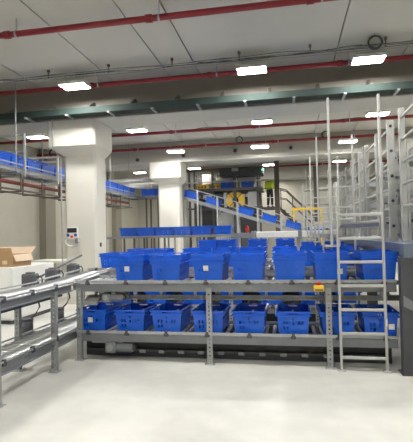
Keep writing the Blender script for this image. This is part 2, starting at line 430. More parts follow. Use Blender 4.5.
def motor(parent, x, y, z, ax=1, light=True, cable=True, s=1.):
    """gear motor lying along X: gearbox, finned drum, end cap, terminal box"""
    m_ = 'motor_light' if light else 'motor'
    g = MB().bev(x-.07*s, x+.07*s, y-.06*s, y+.06*s, z-.065*s, z+.065*s, .015*s).build('gear_box', m_, parent)
    MB().cyl((x, y-.06*s, z), (x, y-.085*s, z), .04*s, 12).build('shaft_cover', 'galv', g, True)
    d = MB().cyl((x+.07*s*ax, y, z), (x+.28*s*ax, y, z), .058*s, 14)
    for k in range(7): d.cyl((x+(.09+k*.026)*s*ax, y, z), (x+(.10+k*.026)*s*ax, y, z), .066*s, 14)
    d = d.build('motor_drum', m_, parent)
    MB().cyl((x+.28*s*ax, y, z), (x+.31*s*ax, y, z), .05*s, 14, .035*s).build('end_cap', 'dark_steel', d)
    MB().bev(x+.12*s*ax-.04*s, x+.12*s*ax+.04*s, y-.04*s, y+.04*s, z+.055*s, z+.10*s, .008).build('terminal_box', m_, d)
    if cable:
        MB().tube([(x+(.31+.07*math.sin(q*.5))*s*ax, y, z+(.07-.045*q*.8+.006*q*q)*s) for q in range(9)], .008*s).build('cable', 'cable', d)

def lane(name, label, y0, y1, x0, x1, decks, legs, loc_x, clamps=True, duct=True, pitch=.1, group=None, rear=False):
    t = thing(name, label, 'conveyor', (loc_x, (y0+y1)/2, 0), group)
    for x in legs:
        for y in (y0-.035, y1-.02):
            leg(t, x, y, decks[0][1]-.05)
    for (z0, z1) in decks:                                    # rail bottom, rail top = roller axis height
        side_rail(t, (x0, y0), (x1, y0), z0, z1)
        side_rail(t, (x1, y1), (x0, y1), z0, z1)
        yc = (y0+y1)/2; x = x0+.06
        while x < x1-.03:
            place('roller', roller_s, t, (x, yc, z1-.012)).scale = (1, (y1-y0)/.70, 1); x += pitch
        for y, s in ((y0-.03, 1), (y1+.03, 1)):
            MB().box(x0, x1, y-.008, y+.008, z1+.012, z1+.046).build('guide_rail', 'steel', t)
        if clamps:
            x = x0+.17
            while x < x1:
                place('clamp', clamp_s, t, (x, y0-.022, z1+.018)); x += .525
        for x in legs:
            MB().box(x-.02, x+.02, y0, y1, z0+.015, z0+.055).build('cross_beam', 'galv', t)
        MB().box(x0+.02, x1-.02, y0+.03, y1-.03, z0-.006, z0+.006).build('light_block_pan', 'dark_steel', t)  # added sheet under the rollers, keeps light off the level below
    MB().box(x0+.03, x1-.03, y0+.20, y0+.212, .012, decks[-1][0]-.01).build('shade_skirt', 'dark', t)  # added dark sheet standing in for the shade below the bottom deck
    if rear: MB().box(x0+.03, x1-.03, y1+.06, y1+.072, .012, .88).build('dark_backing', 'dark', t)  # added dark sheet, blocks light from behind and darkens the gaps
    return t

ZU, ZL = .995, .347            # roller axis heights of the two decks (rail tops)
RT = .016                       # tote base above rail top
# front double deck conveyor
A = lane('double_deck_conveyor', 'front double-deck grey roller conveyor on perforated posts', 5.40, 6.08, -2.76, 1.22,
         [(.895, ZU), (.250, ZL)], (-2.72, -.985, .455), -.8)
# cable duct with dark slots hung below the upper deck
dk = MB(); us, vs, hs = edges_of([(-1+.03+k*.04, -1+.055+k*.04, .3, .75) for k in range(48)], -1., 1.)
dk.panel(us, vs, hs, lambda u, v: (-.77+u*1.93, 5.58, .765+.055*v), lambda u, v: (-.77+u*1.93, 5.585, .765+.055*v))
dk.box(-2.70, 1.16, 5.585, 5.64, .765, .77); dk.box(-2.70, 1.16, 5.635, 5.64, .77, .82); dk.build('cable_duct', 'galv', A)
for k in range(9): MB().box(-2.6+k*.46, -2.57+k*.46, 5.59, 5.63, .80, .89).build('duct_hanger', 'steel', A)
motor(A, -2.36, 5.46, .81, 1, True, s=.82); motor(A, -2.30, 5.45, .17, 1, True, s=1.05)
MB().box(-2.6, -2.1, 5.50, 5.54, .20, .26).build('motor_mount', 'galv', A)
MB().box(-2.5, -2.1, 5.50, 5.54, .84, .90).build('motor_mount', 'galv', A)
cv = MB()
for k in range(5): cv.box(-2.68, -2.48, 5.40+k*.035, 5.425+k*.035, .74+.012*k, .762+.012*k)
cv.prism([(5.40, .715), (5.57, .765), (5.57, .79), (5.40, .74)], 0, -2.68, -2.48)
cv.build('ribbed_cover', 'galv', A)
MB().box(-2.7, 1.15, 5.55, 5.58, .09, .12).build('bottom_tie', 'dark_steel', A)
for k in range(12): MB().bev(-1.95+k*.26, -1.87+k*.26, 5.51, 5.55, .08, .12, .008).build('drive_tensioner', 'motor_light', A)
# middle and rear double-deck conveyors
B_ = lane('double_deck_conveyor', 'second double-deck roller conveyor behind the front one', 7.50, 8.18, -3.6, 1.22, [(.895, ZU), (.250, ZL)], (-2.7, -.985, .455), -.8, rear=True)
C_ = lane('double_deck_conveyor', 'third roller conveyor row behind the two front ones', 9.62, 10.30, -3.9, 1.22, [(.895, ZU), (.250, ZL)], (-2.7, -.985, .455), -.8, clamps=False, rear=True)

# emergency stop box
t = thing('emergency_stop', 'yellow emergency stop box with red button on the front rail', 'switch', (.345, 5.315, .915))
MB().bev(.285, .405, 5.275, 5.353, .915, .985, .01).build('box', 'yellow', t)
MB().cyl((.345, 5.314, .985), (.345, 5.314, 1.0), .018, 12).cyl((.345, 5.314, 1.0), (.345, 5.314, 1.018), .030, 12, .026).build('button', 'red_button', t, True)
MB().box(.30, .39, 5.272, 5.275, .925, .94).build('label_strip', 'dark', t)

# ------------------------------------------------------------------ totes on the lanes
UX = [-2.05, -1.55, -.99, -.495, .02, .51, 1.05]
for i, x in enumerate(UX):
    st = (-.03, .17) if i in (0, 2) else ((.10, .12) if i == 5 else None)
    xx = x+random.uniform(-.01, .01); yy = 5.755+random.uniform(-.012, .012)
    ra = random.uniform(-.012, .012)
    tote(xx, yy, ZU+RT, 'lower blue tote of nested pair on upper front deck, %s from the left%s' % (ORD[i], ', white sticker' if st else ''),
         'nested totes on the upper front deck', ra, st)
    tote(xx, yy, ZU+RT+NEST, 'upper blue tote of nested pair on upper front deck, %s from the left' % ORD[i],
         'nested totes on the upper front deck', ra)
LX = [-2.575, -2.05, -1.55, -1.01, -.495, .04, .565, 1.05]
for i, x in enumerate(LX):
    st = (-.02, .15) if i == 0 else ((.12, .12) if i == 7 else None)
    tote(x, 5.735, ZL+RT, 'blue tote on lower front deck, %s from the left%s' % (ORD[i], ', white sticker' if st else ''),
         'totes on the lower front deck', random.uniform(-.02, .02), st)
BX = [-3.2, -2.35, -1.62, -1.1, -.62, -.05, .42, .95]
for i, x in enumerate(BX):
    ra = random.uniform(-.02, .02)
    tote(x, 7.84, ZU+RT, 'lower blue tote of nested pair on second conveyor row, %s from the left' % ORD[i], 'nested totes on the second conveyor', ra)
    if i: tote(x, 7.84, ZU+RT+NEST, 'upper blue tote of nested pair on second conveyor row, %s from the left' % ORD[i], 'nested totes on the second conveyor', ra)
for i, x in enumerate([-3.0, -2.34, -1.66, -.98, -.3, .37, .96]):
    tote(x, 7.84, ZL+RT, 'dim blue tote on lower deck of second conveyor row, %s from the left' % ORD[i], 'totes on the lower second deck', random.uniform(-.005, .005))
for i, (x, n, s) in enumerate([(-3.47, 1, None), (-1.78, 2, None), (-1.34, 2, (.08, .2)), (-.66, 2, (.05, .2)), (-.05, 2, (.03, .2)), (.50, 2, None), (.98, 2, None)]):
    for k in range(n+(1 if i in (1, 2, 3, 4) else 0)):
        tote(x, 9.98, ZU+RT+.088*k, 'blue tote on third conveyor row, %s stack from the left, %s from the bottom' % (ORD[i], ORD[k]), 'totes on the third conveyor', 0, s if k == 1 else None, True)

# ------------------------------------------------------------------ left feed conveyor (runs towards the camera)
L = thing('feed_conveyor', 'grey double-deck feed conveyor running towards the camera at far left', 'conveyor', (-3.03, 4.0, 0))
xr, xl = -2.80, -3.28
roller_x = MB().cyl((-.225, 0, 0), (.225, 0, 0), .025, 10).mesh('roller', 'roller', True)
clamp_x = MB().bev(0, .022, -.03, .03, -.03, .006, .006).box(-.02, .02, -.018, .018, .004, .034).mesh('clamp', 'dark_steel')
for (z0, z1, ya, yb) in ((.905, ZU, 2.6, 5.34), (.27, .375, 2.6, 6.6)):
    side_rail(L, (xr, yb), (xr, ya), z0, z1); side_rail(L, (xl, ya), (xl, yb), z0, z1)
    y = ya+.06
    while y < yb: place('roller', roller_x, L, ((xl+xr)/2, y, z1-.012)); y += .1
    for x in (xr+.03, xl-.03): MB().box(x-.008, x+.008, ya, yb, z1+.022, z1+.04).build('guide_rail', 'steel', L)
    y = ya+.3
    while y < 5.2: place('clamp', clamp_x, L, (xr+.02, y, z1+.018)); y += .5
for y in (3.79, 4.86):
    for x in (xr+.005, xl-.0): leg(L, x, y, .96)
for y in (5.33, 6.15):   # vertical drums of the drive motors beside the lower deck
    b = MB().cyl((-3.44, y, .36), (-3.44, y, .52), .075, 14).cyl((-3.44, y, .52), (-3.44, y, .55), .08, 14, .07).build('motor_drum', 'motor', L, True)
    MB().bev(-3.52, -3.32, y-.09, y+.09, .27, .36, .015).build('gear_box', 'motor', L)
    MB().tube([(-3.40, y, .53), (-3.33, y+.02, .60), (-3.27, y+.02, .70), (-3.28, y, .80), (-3.36, y, .88)], .011).build('cable', 'cable', L)
MB().box(-3.22, -2.86, 2.7, 5.2, .86, .90).build('drive_duct', 'dark_steel', L)
# diverging continuation of the upper feed deck
D = thing('merge_conveyor', 'grey roller conveyor leading back past the column beyond the feed', 'conveyor', (-3.3, 6.8, 0))
p0, p1 = Vector((-3.05, 5.40)), Vector((-3.37, 7.36)); dv = (p1-p0).normalized(); nv = Vector((-dv.y, dv.x))
hw = .235
side_rail(D, tuple(p1-nv*hw), tuple(p0-nv*hw), .905, ZU); side_rail(D, tuple(p0+nv*hw), tuple(p1+nv*hw), .905, ZU)
ang = math.atan2(dv.y, dv.x)-math.pi/2
for k in range(19):
    q = p0+dv*(.06+k*.1); o = place('roller', roller_x, D, (q.x, q.y, ZU-.012), (0, 0, ang)); o.scale = (.98, 1, 1)
for s in (-1, 1):
    a, b = p0+nv*hw*s*1.1, p1+nv*hw*s*1.1
    rod(D, (a.x, a.y, ZU+.045), (b.x, b.y, ZU+.045), .014)
for f in (.94,):
    for s in (-1, 1):
        q = p0.lerp(p1, f)+nv*hw*s; leg(D, q.x, q.y, .96)
for f in (.05, .46, .95):
    q = p0.lerp(p1, f)+nv*(hw+.16)
    MB().bev(q.x-.10, q.x+.10, q.y-.07, q.y+.07, .96, 1.13, .02).build('motor_housing', 'motor', D)
    MB().bev(q.x-.05, q.x+.05, q.y-.05, q.y+.05, 1.13, 1.15, .01).build('terminal_box', 'dark_steel', D)
    MB().tube([(q.x+.1, q.y, 1.08), (q.x+.15, q.y, 1.10), (q.x+.18, q.y, 1.05), (q.x+.17, q.y, .96)], .010).build('cable', 'cable', D)
    MB().box(q.x-.12, q.x+.16, q.y-.03, q.y+.03, .92, .96).build('motor_mount', 'galv', D)
rod(D, (-3.85, 6.2, .98), (-3.78, 7.6, 1.27), .018, 'brace_bar', 'dark_steel')

# ------------------------------------------------------------------ access ladders over the lanes
def ladder(y, label):
    t = thing('access_ladder', label, 'ladder', (.84, y, 0), 'aluminium access ladders')
    x0, x1 = .575, 1.075
    def post(x, z1, w=.028):
        return MB().bev(x-w/2, x+w/2, y-.022, y+.022, 0, z1, .006).build('rail', 'alu', t)
    post(x0, 1.83); a = post(x1, 3.19)
    for k in range(7): MB().bev(x0, x1, y-.016, y+.016, .135+k*.275, .167+k*.275, .006).build('rung', 'alu', t)
    MB().bev(.495, .523, y-.016, y+.016, 1.44, 3.19, .006).build('handrail', 'alu', t)
    MB().bev(.42, .60, y-.012, y+.012, 1.43, 1.455, .006).build('handrail_foot', 'alu', t)
    for z in ((2.33, 2.0) if y > 6 else ()): MB().bev(.50, x1, y-.010, y+.010, z-.012, z+.012, .004).build('handrail_bar', 'alu', t)
    for x in (x0, x1): MB().bev(x-.045, x+.045, y-.045, y+.045, 0, .02, .005).build('foot', 'steel', t)
    MB().box(x1+.0, x1+.014, y-.0235, y-.022, .52, .60).build('sticker', 'sticker', a)
    return t
LY = (5.31, 7.42, 9.55, 11.6)
for y, l in zip(LY, ('tall aluminium access ladder standing before the front conveyor', 'second aluminium access ladder, at the second conveyor row',
                     'third aluminium access ladder, at the third conveyor row', 'farthest aluminium access ladder behind the third row')): ladder(y, l)
# crossing walkway pieces between the ladders
for i in range(3):
    t = thing('crossover_walkway', ['grey crossover walkway above the front conveyor behind the near ladder', 'grey crossover walkway above the second conveyor row', 'grey crossover walkway above the third conveyor row'][i],
              'walkway', (.82, LY[i]+1.05, 1.6), 'crossover walkways')
    ya, yb = LY[i]+.03, LY[i+1]-.03
    for x in (.60, 1.06): MB().box(x-.012, x+.012, ya, yb, 1.66, 1.74).build('stringer', 'alu', t)
    n = 9
    for k in range(n):
        y = ya+(yb-ya)*(k+.5)/n; MB().box(.615, 1.045, y-.085, y+.085, 1.70, 1.715).build('tread', 'grate', t)

# ------------------------------------------------------------------ sorter line on dark legs at right, with guard frames
t = thing('sorter_line', 'blue-grey sorter bed on dark steel legs at the right edge', 'conveyor', (1.9, 9.5, 0))
MB().box(1.27, 1.31, 5.20, 14.5, 1.30, 1.455).build('side_beam', 'blue_grey', t)
MB().box(2.6, 2.64, 5.20, 14.5, 1.30, 1.455).build('side_beam', 'blue_grey', t)
MB().box(1.31, 2.6, 5.20, 5.23, 1.30, 1.455).build('end_plate', 'blue_grey', t)
MB().box(1.31, 2.6, 5.23, 14.5, 1.42, 1.45).build('bed', 'blue_grey', t)
for y in (5.21, 7.30, 9.42, 11.5, 14.2):
    for x in (1.235, 2.3):
        l = MB().prism([(x, y), (x+.135, y), (x+.135, y+.012), (x+.012, y+.012), (x+.012, y+.13), (x+.135, y+.13), (x+.135, y+.142), (x, y+.142)], 2, 0, 1.30).build('leg', 'dark_steel', t)
        MB().box(x-.03, x+.18, y-.03, y+.17, 0, .012).build('foot_plate', 'dark_steel', l)
    MB().box(1.37, 2.3, y+.02, y+.12, .50, .58).build('cross_beam', 'dark_steel', t)
    MB().prism([(1.25, .76), (1.37, .70), (1.37, .80), (1.25, .88)], 1, y-.012, y-.001).build('gusset', 'motor_light', t)
def guard(label, x, ya, yb, top=3.2, plate=True, nr=5, group='aluminium guard frames', name='guard_frame'):
    t = thing(name, label, 'guard frame', (x, (ya+yb)/2, 1.46), group)
    for k, y in enumerate((ya, yb)):
        if plate and k == 0:
            o = MB().box(x-.05, x+.05, y-.006, y+.006, 1.46, top).box(x-.05, x-.044, y, y+.05, 1.46, top).box(x+.044, x+.05, y, y+.05, 1.46, top).build('upright', 'guard_alu', t)
            for j in range(5): MB().cyl((x, y-.006, top-.09-j*.36), (x, y-.014, top-.09-j*.36), .022, 10).build('bolt', 'dark', o)
        else:
            MB().bev(x-.035, x+.035, y-.03, y+.03, 1.46, top, .008).build('upright', 'guard_alu', t)
    for j in range(nr):
        z = top-.12-j*(top-1.75)/nr
        MB().bev(x-.016, x+.016, ya, yb, z-.016, z+.016, .005).build('crossbar', 'guard_alu', t)
    return t
gy = [(5.3, 6.04), (6.66, 7.55), (7.63, 8.60), (8.68, 9.31), (9.4, 10.2), (10.3, 11.3), (11.4, 12.05), (12.15, 13.1)]
for i, (a, b) in enumerate(gy):
    guard('aluminium guard frame nearest the conveyors, %s from the front' % ORD[i], 1.5, a, b, plate=i % 2 == 1)
for i, (a, b) in enumerate([(5.9, 6.9), (7.3, 8.2), (8.7, 9.8), (10.3, 11.5), (12.0, 13.6)]):
    guard('aluminium guard frame of the second row behind, %s from the front' % ORD[i], 2.02, a, b, top=3.05, plate=i % 2 == 0, nr=6)
for i, (a, b) in enumerate([(6.6, 7.6), (8.0, 9.4), (10., 11.6)]):
    guard('aluminium guard frame of the rearmost row, %s from the front' % ORD[i], 2.5, a, b, top=2.95, plate=True, nr=6)
# carrier racks between the guard rows
for i, y in enumerate((6.35, 7.95, 9.55, 11.7)):
    t = thing('carrier_rack', 'grey rack of carrier trays between the guard frames, %s from the front' % ORD[i], 'rack', (1.78, y, 1.45), 'carrier racks')
    for z in (1.62, 1.84, 2.06, 2.28, 2.5):
        o = MB().box(1.6, 1.94, y-.24, y+.24, z, z+.015).build('tray', 'galv', t)
        for q in (-1, 1): MB().box(1.6, 1.94, y+q*.24-.006, y+q*.24+.006, z, z+.09).build('lip', 'galv', o)
    for x in (1.59, 1.95):
        for q in (-.2, .2): MB().bev(x-.012, x+.012, y+q-.012, y+q+.012, 1.45, 2.75, .004).build('support', 'alu', t)
for i, y in enumerate((5.75, 7.1, 8.5, 10.6)):
    t = thing('grey_cabinet', 'pale grey control cabinet behind the guard frames, %s from the front' % ORD[i], 'cabinet', (2.3, y, 1.45), 'control cabinets behind the guard frames')
    MB().bev(2.1, 2.42, y-.3, y+.3, 1.45, 2.55, .02).build('body', 'grey_panel', t)
    for z in (1.7, 1.95, 2.2): MB().box(2.13, 2.39, y-.305, y-.3, z, z+.09).build('vent', 'dark_steel', t)
    MB().box(2.37, 2.39, y-.32, y-.3, 2.35, 2.48).build('handle', 'dark', t)

# ------------------------------------------------------------------ lane with white covers and lane of end-to-end totes
t = thing('covered_conveyor', 'conveyor with white side covers behind the third row of totes', 'conveyor', (-.2, 11.9, 0))
for x0, x1 in ((-.82, .28), (.36, 1.3)):
    MB().bev(x0, x1, 11.70, 12.3, 1.48, 1.64, .02).build('cover', 'white_paint', t)
for x in (-.9, .32):
    MB().bev(x-.05, x+.05, 11.66, 12.34, 1.42, 1.66, .01).build('drive_head', 'motor_light', t)
for k in range(3): rod(t, (-1.35+k*.16, 11.7, 1.55), (-1.35+k*.16, 12.3, 1.55), .04, 'roller', 'roller')
for s in (11.69, 12.31): MB().box(-1.5, -.95, s-.01, s+.01, 1.48, 1.62).build('side_rail', 'rail', t)
for x in (-1.4, -.25, .3, 1.2):
    for y in (11.72, 12.26): leg(t, x, y, 1.50, .09)
t = thing('tote_conveyor', 'raised grey conveyor carrying blue totes end to end before the far column', 'conveyor', (-3.9, 14.2, 0))
side_rail(t, (-6.2, 13.95), (-1.4, 13.95), 1.51, 1.58); side_rail(t, (-1.4, 14.5), (-6.2, 14.5), 1.51, 1.58)
for k in range(47): place('roller', roller_s, t, (-6.1+k*.1, 14.225, 1.556)).scale = (1, .78, 1)
for k in range(14):
    x = -6.1+k*.35
    MB().box(x-.03, x+.03, 13.96, 14.0, 0, 1.52).build('leg', 'brown_steel' if k < 7 else 'galv', t)
    if k % 3 == 0: MB().box(x-.03, x+.03, 14.45, 14.49, 0, 1.52).build('leg', 'galv', t)
for i, x in enumerate([-5.28, -4.66, -4.03, -3.40, -2.78, -2.08]):
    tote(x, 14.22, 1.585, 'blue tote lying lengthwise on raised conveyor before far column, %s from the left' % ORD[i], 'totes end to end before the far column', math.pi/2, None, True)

# ------------------------------------------------------------------ overhead tote conveyor at upper left
H = thing('overhead_conveyor', 'overhead grey tote conveyor passing behind the near column', 'conveyor', (-6.2, 10, 3.05))
ZH = 3.20
side_rail(H, (-5.9, 17.0), (-5.9, 4.5), ZH-.10, ZH); side_rail(H, (-6.5, 4.5), (-6.5, 17.6), ZH-.10, ZH)
roller_h = MB().cyl((-.29, 0, 0), (.29, 0, 0), .025, 8).mesh('roller', 'roller', True)
for k in range(87): place('roller', roller_h, H, (-6.2, 4.56+k*.15, ZH-.012))
for x in (-5.87, -6.53): MB().box(x-.01, x+.01, 4.5, 17.0, ZH+.05, ZH+.08).build('guide_rail', 'galv', H)
side_rail(H, (-5.9, 17.0), (-4.15, 17.0), ZH-.10, ZH); side_rail(H, (-4.15, 17.6), (-6.5, 17.6), ZH-.10, ZH)
for k in range(15): place('roller', roller_s, H, (-5.8+k*.11, 17.3, ZH-.012)).scale = (1, .85, 1)
for y in (5.5, 7.6, 8.75, 10.9, 12.2, 14, 15.8):
    MB().box(-6.56, -5.84, y-.02, y+.02, ZH-.14, ZH-.10).build('cross_beam', 'galv', H)
    for x in (-6.52, -5.88): rod(H, (x, y, ZH-.12), (x, y, ZC if not any(a < y < b for a, b in BEAMS) else ZB), .014, 'hanger_rod', 'galv')
for x, y in ((-5.6, 17.0), (-5.1, 17.0), (-4.75, 17.0), (-5.6, 17.6), (-5.1, 17.6)): MB().bev(x-.03, x+.03, y-.03, y+.03, 0, ZH-.10, .006).build('leg', 'brown_steel', H)
def portal(y, top, material, label):
    t = thing('portal_frame', label, 'frame', (-6.2, y, 3.05), 'frames over the overhead conveyor')
    for x in (-5.80, -6.60): MB().bev(x-.025, x+.025, y-.025, y+.025, 3.02, top, .006).build('post', material, t)
    for z in (top-.05, 3.55): MB().bev(-6.6, -5.8, y-.02, y+.02, z, z+.04, .006).build('bar', material, t)
    MB().box(-6.62, -5.78, y-.03, y+.03, 2.99, 3.03).build('sill', material, t)
portal(8.95, 3.98, 'galv', 'grey steel portal frame over the overhead totes at picture edge')
portal(10.4, 3.72, 'white_paint', 'white portal frame over the overhead totes beside the near column')
portal(13.35, 3.98, 'white_paint', 'white portal frame over the overhead totes right of near column')
portal(7.2, 3.98, 'galv', 'nearest grey portal frame over the overhead totes, out of view')
for i in range(17):
    y = 6.6+i*.62
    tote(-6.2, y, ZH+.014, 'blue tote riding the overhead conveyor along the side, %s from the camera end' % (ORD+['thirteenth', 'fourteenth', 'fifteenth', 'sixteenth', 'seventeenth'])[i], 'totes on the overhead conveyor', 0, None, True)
for i, x in enumerate((-5.55, -4.92)):
    tote(x, 17.3, ZH+.014, ['blue tote on the overhead turn left of the far column', 'blue tote on the overhead turn behind the far column'][i], 'totes on the overhead turn', math.pi/2, None, True)
t = thing('sprinkler_branch', 'red pipe with hanger frames running under the overhead conveyor', 'pipe', (-6.0, 10, 2.66))
MB().cyl((-6.0, 4, 2.86), (-6.0, 16, 2.86), .045, 12).build('pipe', 'red_dull', t, True)
for x in (-5.85, -6.3): MB().cyl((x, 4, 2.68), (x, 16, 2.68), .022, 8).build('rail', 'brown_steel', t)
for k in range(14):
    y = 4.6+k*.85
    MB().box(-6.35, -5.82, y-.015, y+.015, 2.64, 2.67).build('hanger_bar', 'brown_steel', t)
    for x in (-5.83, -6.34): MB().box(x-.012, x+.012, y-.012, y+.012, 2.66, 3.06).build('hanger', 'brown_steel', t)

# ------------------------------------------------------------------ incline conveyor
I0, I1 = Vector((-4.15, 17.3, 3.17)), Vector((.75, 17.3, 1.56))
d = (I1-I0); sl = math.atan2(-d.z, d.x)
t = thing('incline_conveyor', 'grey incline conveyor descending to the right behind the far column', 'conveyor', (-1.7, 17.3, 0))
for y in (17.0, 17.6):
    MB().prism([(I0.x, I0.z), (I1.x, I1.z), (I1.x, I1.z-.14), (I0.x, I0.z-.14)], 1, y-.02, y+.02).build('side_rail', 'rail', t)
    for h, nm in ((.16, 'guide_rail'), (.40, 'handrail')):
        if (nm == 'handrail') == (y > 17.1): continue
        MB().prism([(I0.x, I0.z+h), (I1.x, I1.z+h), (I1.x, I1.z+h-.035), (I0.x, I0.z+h-.035)], 1, y-.035, y-.005).build(nm, 'galv', t)
MB().prism([(I0.x, I0.z-.02), (I1.x, I1.z-.02), (I1.x, I1.z-.06), (I0.x, I0.z-.06)], 1, 17.02, 17.58).build('belt', 'dark_steel', t)
for f in (.02, .14, .3, .46, .62, .8, .96):
    p = I0.lerp(I1, f)
    for y in (16.97, 17.63): MB().box(p.x-.035, p.x+.035, y-.03, y+.01, 0, p.z+(.38 if y < 17.1 else 0)).build('leg', 'galv', t)
for i, f in enumerate((.07, .25, .515, .70, .885)):
    p = I0.lerp(I1, f); n = Vector((math.sin(sl), 0, math.cos(sl)))
    p = p-n*.012
    o = tote(p.x, 17.3, p.z, 'blue tote sliding down the incline conveyor, %s from the top' % ORD[i], 'totes on the incline', rot=(0, sl, 0), far=True)
    for ch in o.children: ch.rotation_euler = (0, 0, math.pi/2)
tote(1.05, 17.3, 1.5, 'blue tote waiting at the foot of the incline conveyor', 'totes on the incline', math.pi/2, far=True)
t = thing('landing_conveyor', 'short grey landing conveyor at the foot of the incline', 'conveyor', (1.5, 17.3, 0))
side_rail(t, (.78, 17.0), (2.4, 17.0), 1.36, 1.48); side_rail(t, (2.4, 17.6), (.78, 17.6), 1.36, 1.48)
for k in range(15): place('roller', roller_s, t, (.85+k*.105, 17.3, 1.468)).scale = (1, .85, 1)
for x in (.95, 2.2):
    for y in (16.98, 17.57): MB().box(x-.03, x+.03, y, y+.05, 0, 1.37).build('leg', 'galv', t)

# ------------------------------------------------------------------ dark sorting machine on a platform behind
t = thing('sorting_machine', 'dark steel sorting machine with overhead header behind the incline', 'machine', (-2.6, 20.5, 0))
PX = [-4.45, -4.2, -3.35, -2.32, -1.28]
for k, x in enumerate(PX):
    w_ = .09 if k != 3 else .13
    MB().box(x-w_/2, x+w_/2, 19.9, 20.0, 0, 4.55).build('post', 'dark_steel', t)
    MB().box(x-.05, x+.05, 21.6, 21.7, 0, 4.55).build('post', 'brown_steel', t)
MB().box(-4.6, -1.05, 19.85, 20.05, 4.50, 4.62).build('header_beam', 'brown_steel', t)
h = MB().bev(-3.0, -1.0, 19.70, 20.5, 4.22, 4.60, .03).build('header_box', 'dark', t)
MB().box(-2.42, -2.12, 19.69, 19.70, 4.42, 4.56).build('rating_plate', 'galv', h)
MB().box(-1.06, -1.0+.04, 19.66, 19.70, 4.40, 4.45).build('indicator', 'exit', h)
MB().box(-4.6, -1.05, 19.8, 21.7, 3.56, 3.68).build('deck', 'dark_steel', t)
MB().box(-4.6, -1.05, 19.75, 19.8, 3.95, 4.0).build('guard_rail', 'galv', t)
MB().box(-4.6, -1.05, 19.78, 19.84, 2.72, 2.80).build('cross_beam', 'dark_steel', t)
for (x0, x1, z0, z1, y, m_) in [(-3.95, -3.42, 3.75, 4.45, 20.6, 'grey_panel'), (-4.15, -3.42, 2.0, 2.65, 20.1, 'dark'), (-3.2, -2.45, 1.2, 2.6, 20.4, 'grey_panel'),
                                (-1.75, -1.34, 2.75, 3.5, 20.05, 'grey_panel'), (-2.85, -2.72, 2.8, 3.5, 20.05, 'grey_panel'), (-3.3, -2.9, 2.8, 3.5, 20.1, 'dark'),
                                (-2.2, -1.35, 1.0, 2.5, 20.1, 'dark'), (-2.2, -1.4, 4.02, 4.2, 20.3, 'grey_panel'), (-3.25, -2.45, 4.02, 4.25, 20.4, 'grey_panel')]:
    MB().bev(x0, x1, y, y+.12, z0, z1, .02).build('panel', m_, t)
dr = MB().cyl((-2.32, 20.05, 3.12), (-2.32, 20.45, 3.12), .42, 28).build('drum_guard', 'yellow', t, True)
MB().cyl((-2.32, 20.03, 3.12), (-2.32, 20.05, 3.12), .15, 18).build('hub', 'dark', dr)
for a in range(4):
    q = a*math.pi/2+.78
    MB().cyl((-2.32+.15*math.cos(q), 20.04, 3.12+.15*math.sin(q)), (-2.32+.41*math.cos(q), 20.04, 3.12+.41*math.sin(q)), .014, 6).build('spoke', 'dark', dr)
for i, x in enumerate((-3.87, -3.29)):
    c = thing('yellow_crate', ['yellow crate on the machine deck, left one', 'yellow crate on the machine deck, right one'][i], 'crate', (x, 20.0, 3.68), 'yellow crates on the machine')
    MB().bev(x-.26, x+.26, 20.04, 20.38, 3.68, 3.90, .03).build('body', 'yellow', c)
    MB().box(x-.28, x+.28, 20.02, 20.40, 3.88, 3.92).build('rim', 'yellow', c)
    for k in (-.15, 0, .15): MB().box(x+k-.03, x+k+.03, 20.032, 20.042, 3.74, 3.83).build('recess', 'brown_steel', c)
for i, x in enumerate((-3.25, -2.69, -1.75)):
    if i: tote(x, 20.25, 3.685, ['', 'blue tote on the machine deck left of the thick post', 'blue tote on the machine deck right of the thick post'][i], 'totes on the machine deck', math.pi/2, far=True)
tote(-3.06, 20.85, 3.685, 'blue tote on the machine deck behind the yellow crates', 'totes on the machine deck', math.pi/2, far=True)
for k, (x0_, x1_, z0_, z1_) in enumerate([(-4.4, -3.4, .2, 3.4), (-3.3, -2.4, .2, 3.4), (-2.25, -1.32, .2, 3.4), (-4.4, -3.4, 3.75, 4.4)]):
    MB().bev(x0_, x1_, 21.72, 21.8, z0_, z1_, .02).build('dark_backing', 'dark_steel', bpy.data.objects['sorting_machine'])
for k, z in enumerate((3.85, 4.12)):
    t = thing('vent_duct', ['grey round duct beside far column, lower one', 'grey round duct beside far column, upper one'][k], 'duct', (-6.5, 19.2, z), 'ducts left of the far column')
    MB().cyl((XL, 19.2, z), (-4.7, 19.2, z), .10, 14).build('duct', 'galv', t, True)
    for q in range(5): MB().cyl((-9.2+q*1.05, 19.2, z), (-9.15+q*1.05, 19.2, z), .115, 14).build('flange', 'steel', t, True)
    for q in (-8.4, -6.2): MB().cyl((q, 19.2-.127*(1-k), z+.1*k), (q, 19.2-.127*(1-k), ZC), .012, 6).build('hanger_rod', 'steel', t)
# fire extinguisher below the incline
t = thing('fire_extinguisher', 'red fire extinguisher standing below the incline conveyor', 'extinguisher', (-1.75, 19.4, 1.48))
MB().cyl((-1.75, 19.4, 1.48), (-1.75, 19.4, 1.85), .085, 14).cyl((-1.75, 19.4, 1.85), (-1.75, 19.4, 1.93), .085, 14, .03).build('bottle', 'red_button', t, True)
MB().cyl((-1.75, 19.4, 1.93), (-1.75, 19.4, 1.98), .03, 10).box(-1.76, -1.64, 19.385, 19.415, 1.975, 1.995).build('valve', 'dark', t)
MB().tube([(-1.75, 19.37, 1.95), (-1.66, 19.34, 1.9), (-1.65, 19.33, 1.7)], .012).build('hose', 'dark', t)
s = thing('plinth_cabinet', 'dark cabinet below the incline carrying the red extinguisher', 'cabinet', (-1.75, 19.45, 0))
MB().bev(-2.0, -1.5, 19.25, 19.65, 0, 1.48, .02).build('body', 'dark_steel', s); MB().box(-1.97, -1.53, 19.24, 19.25, .1, 1.4).build('door', 'motor', s)

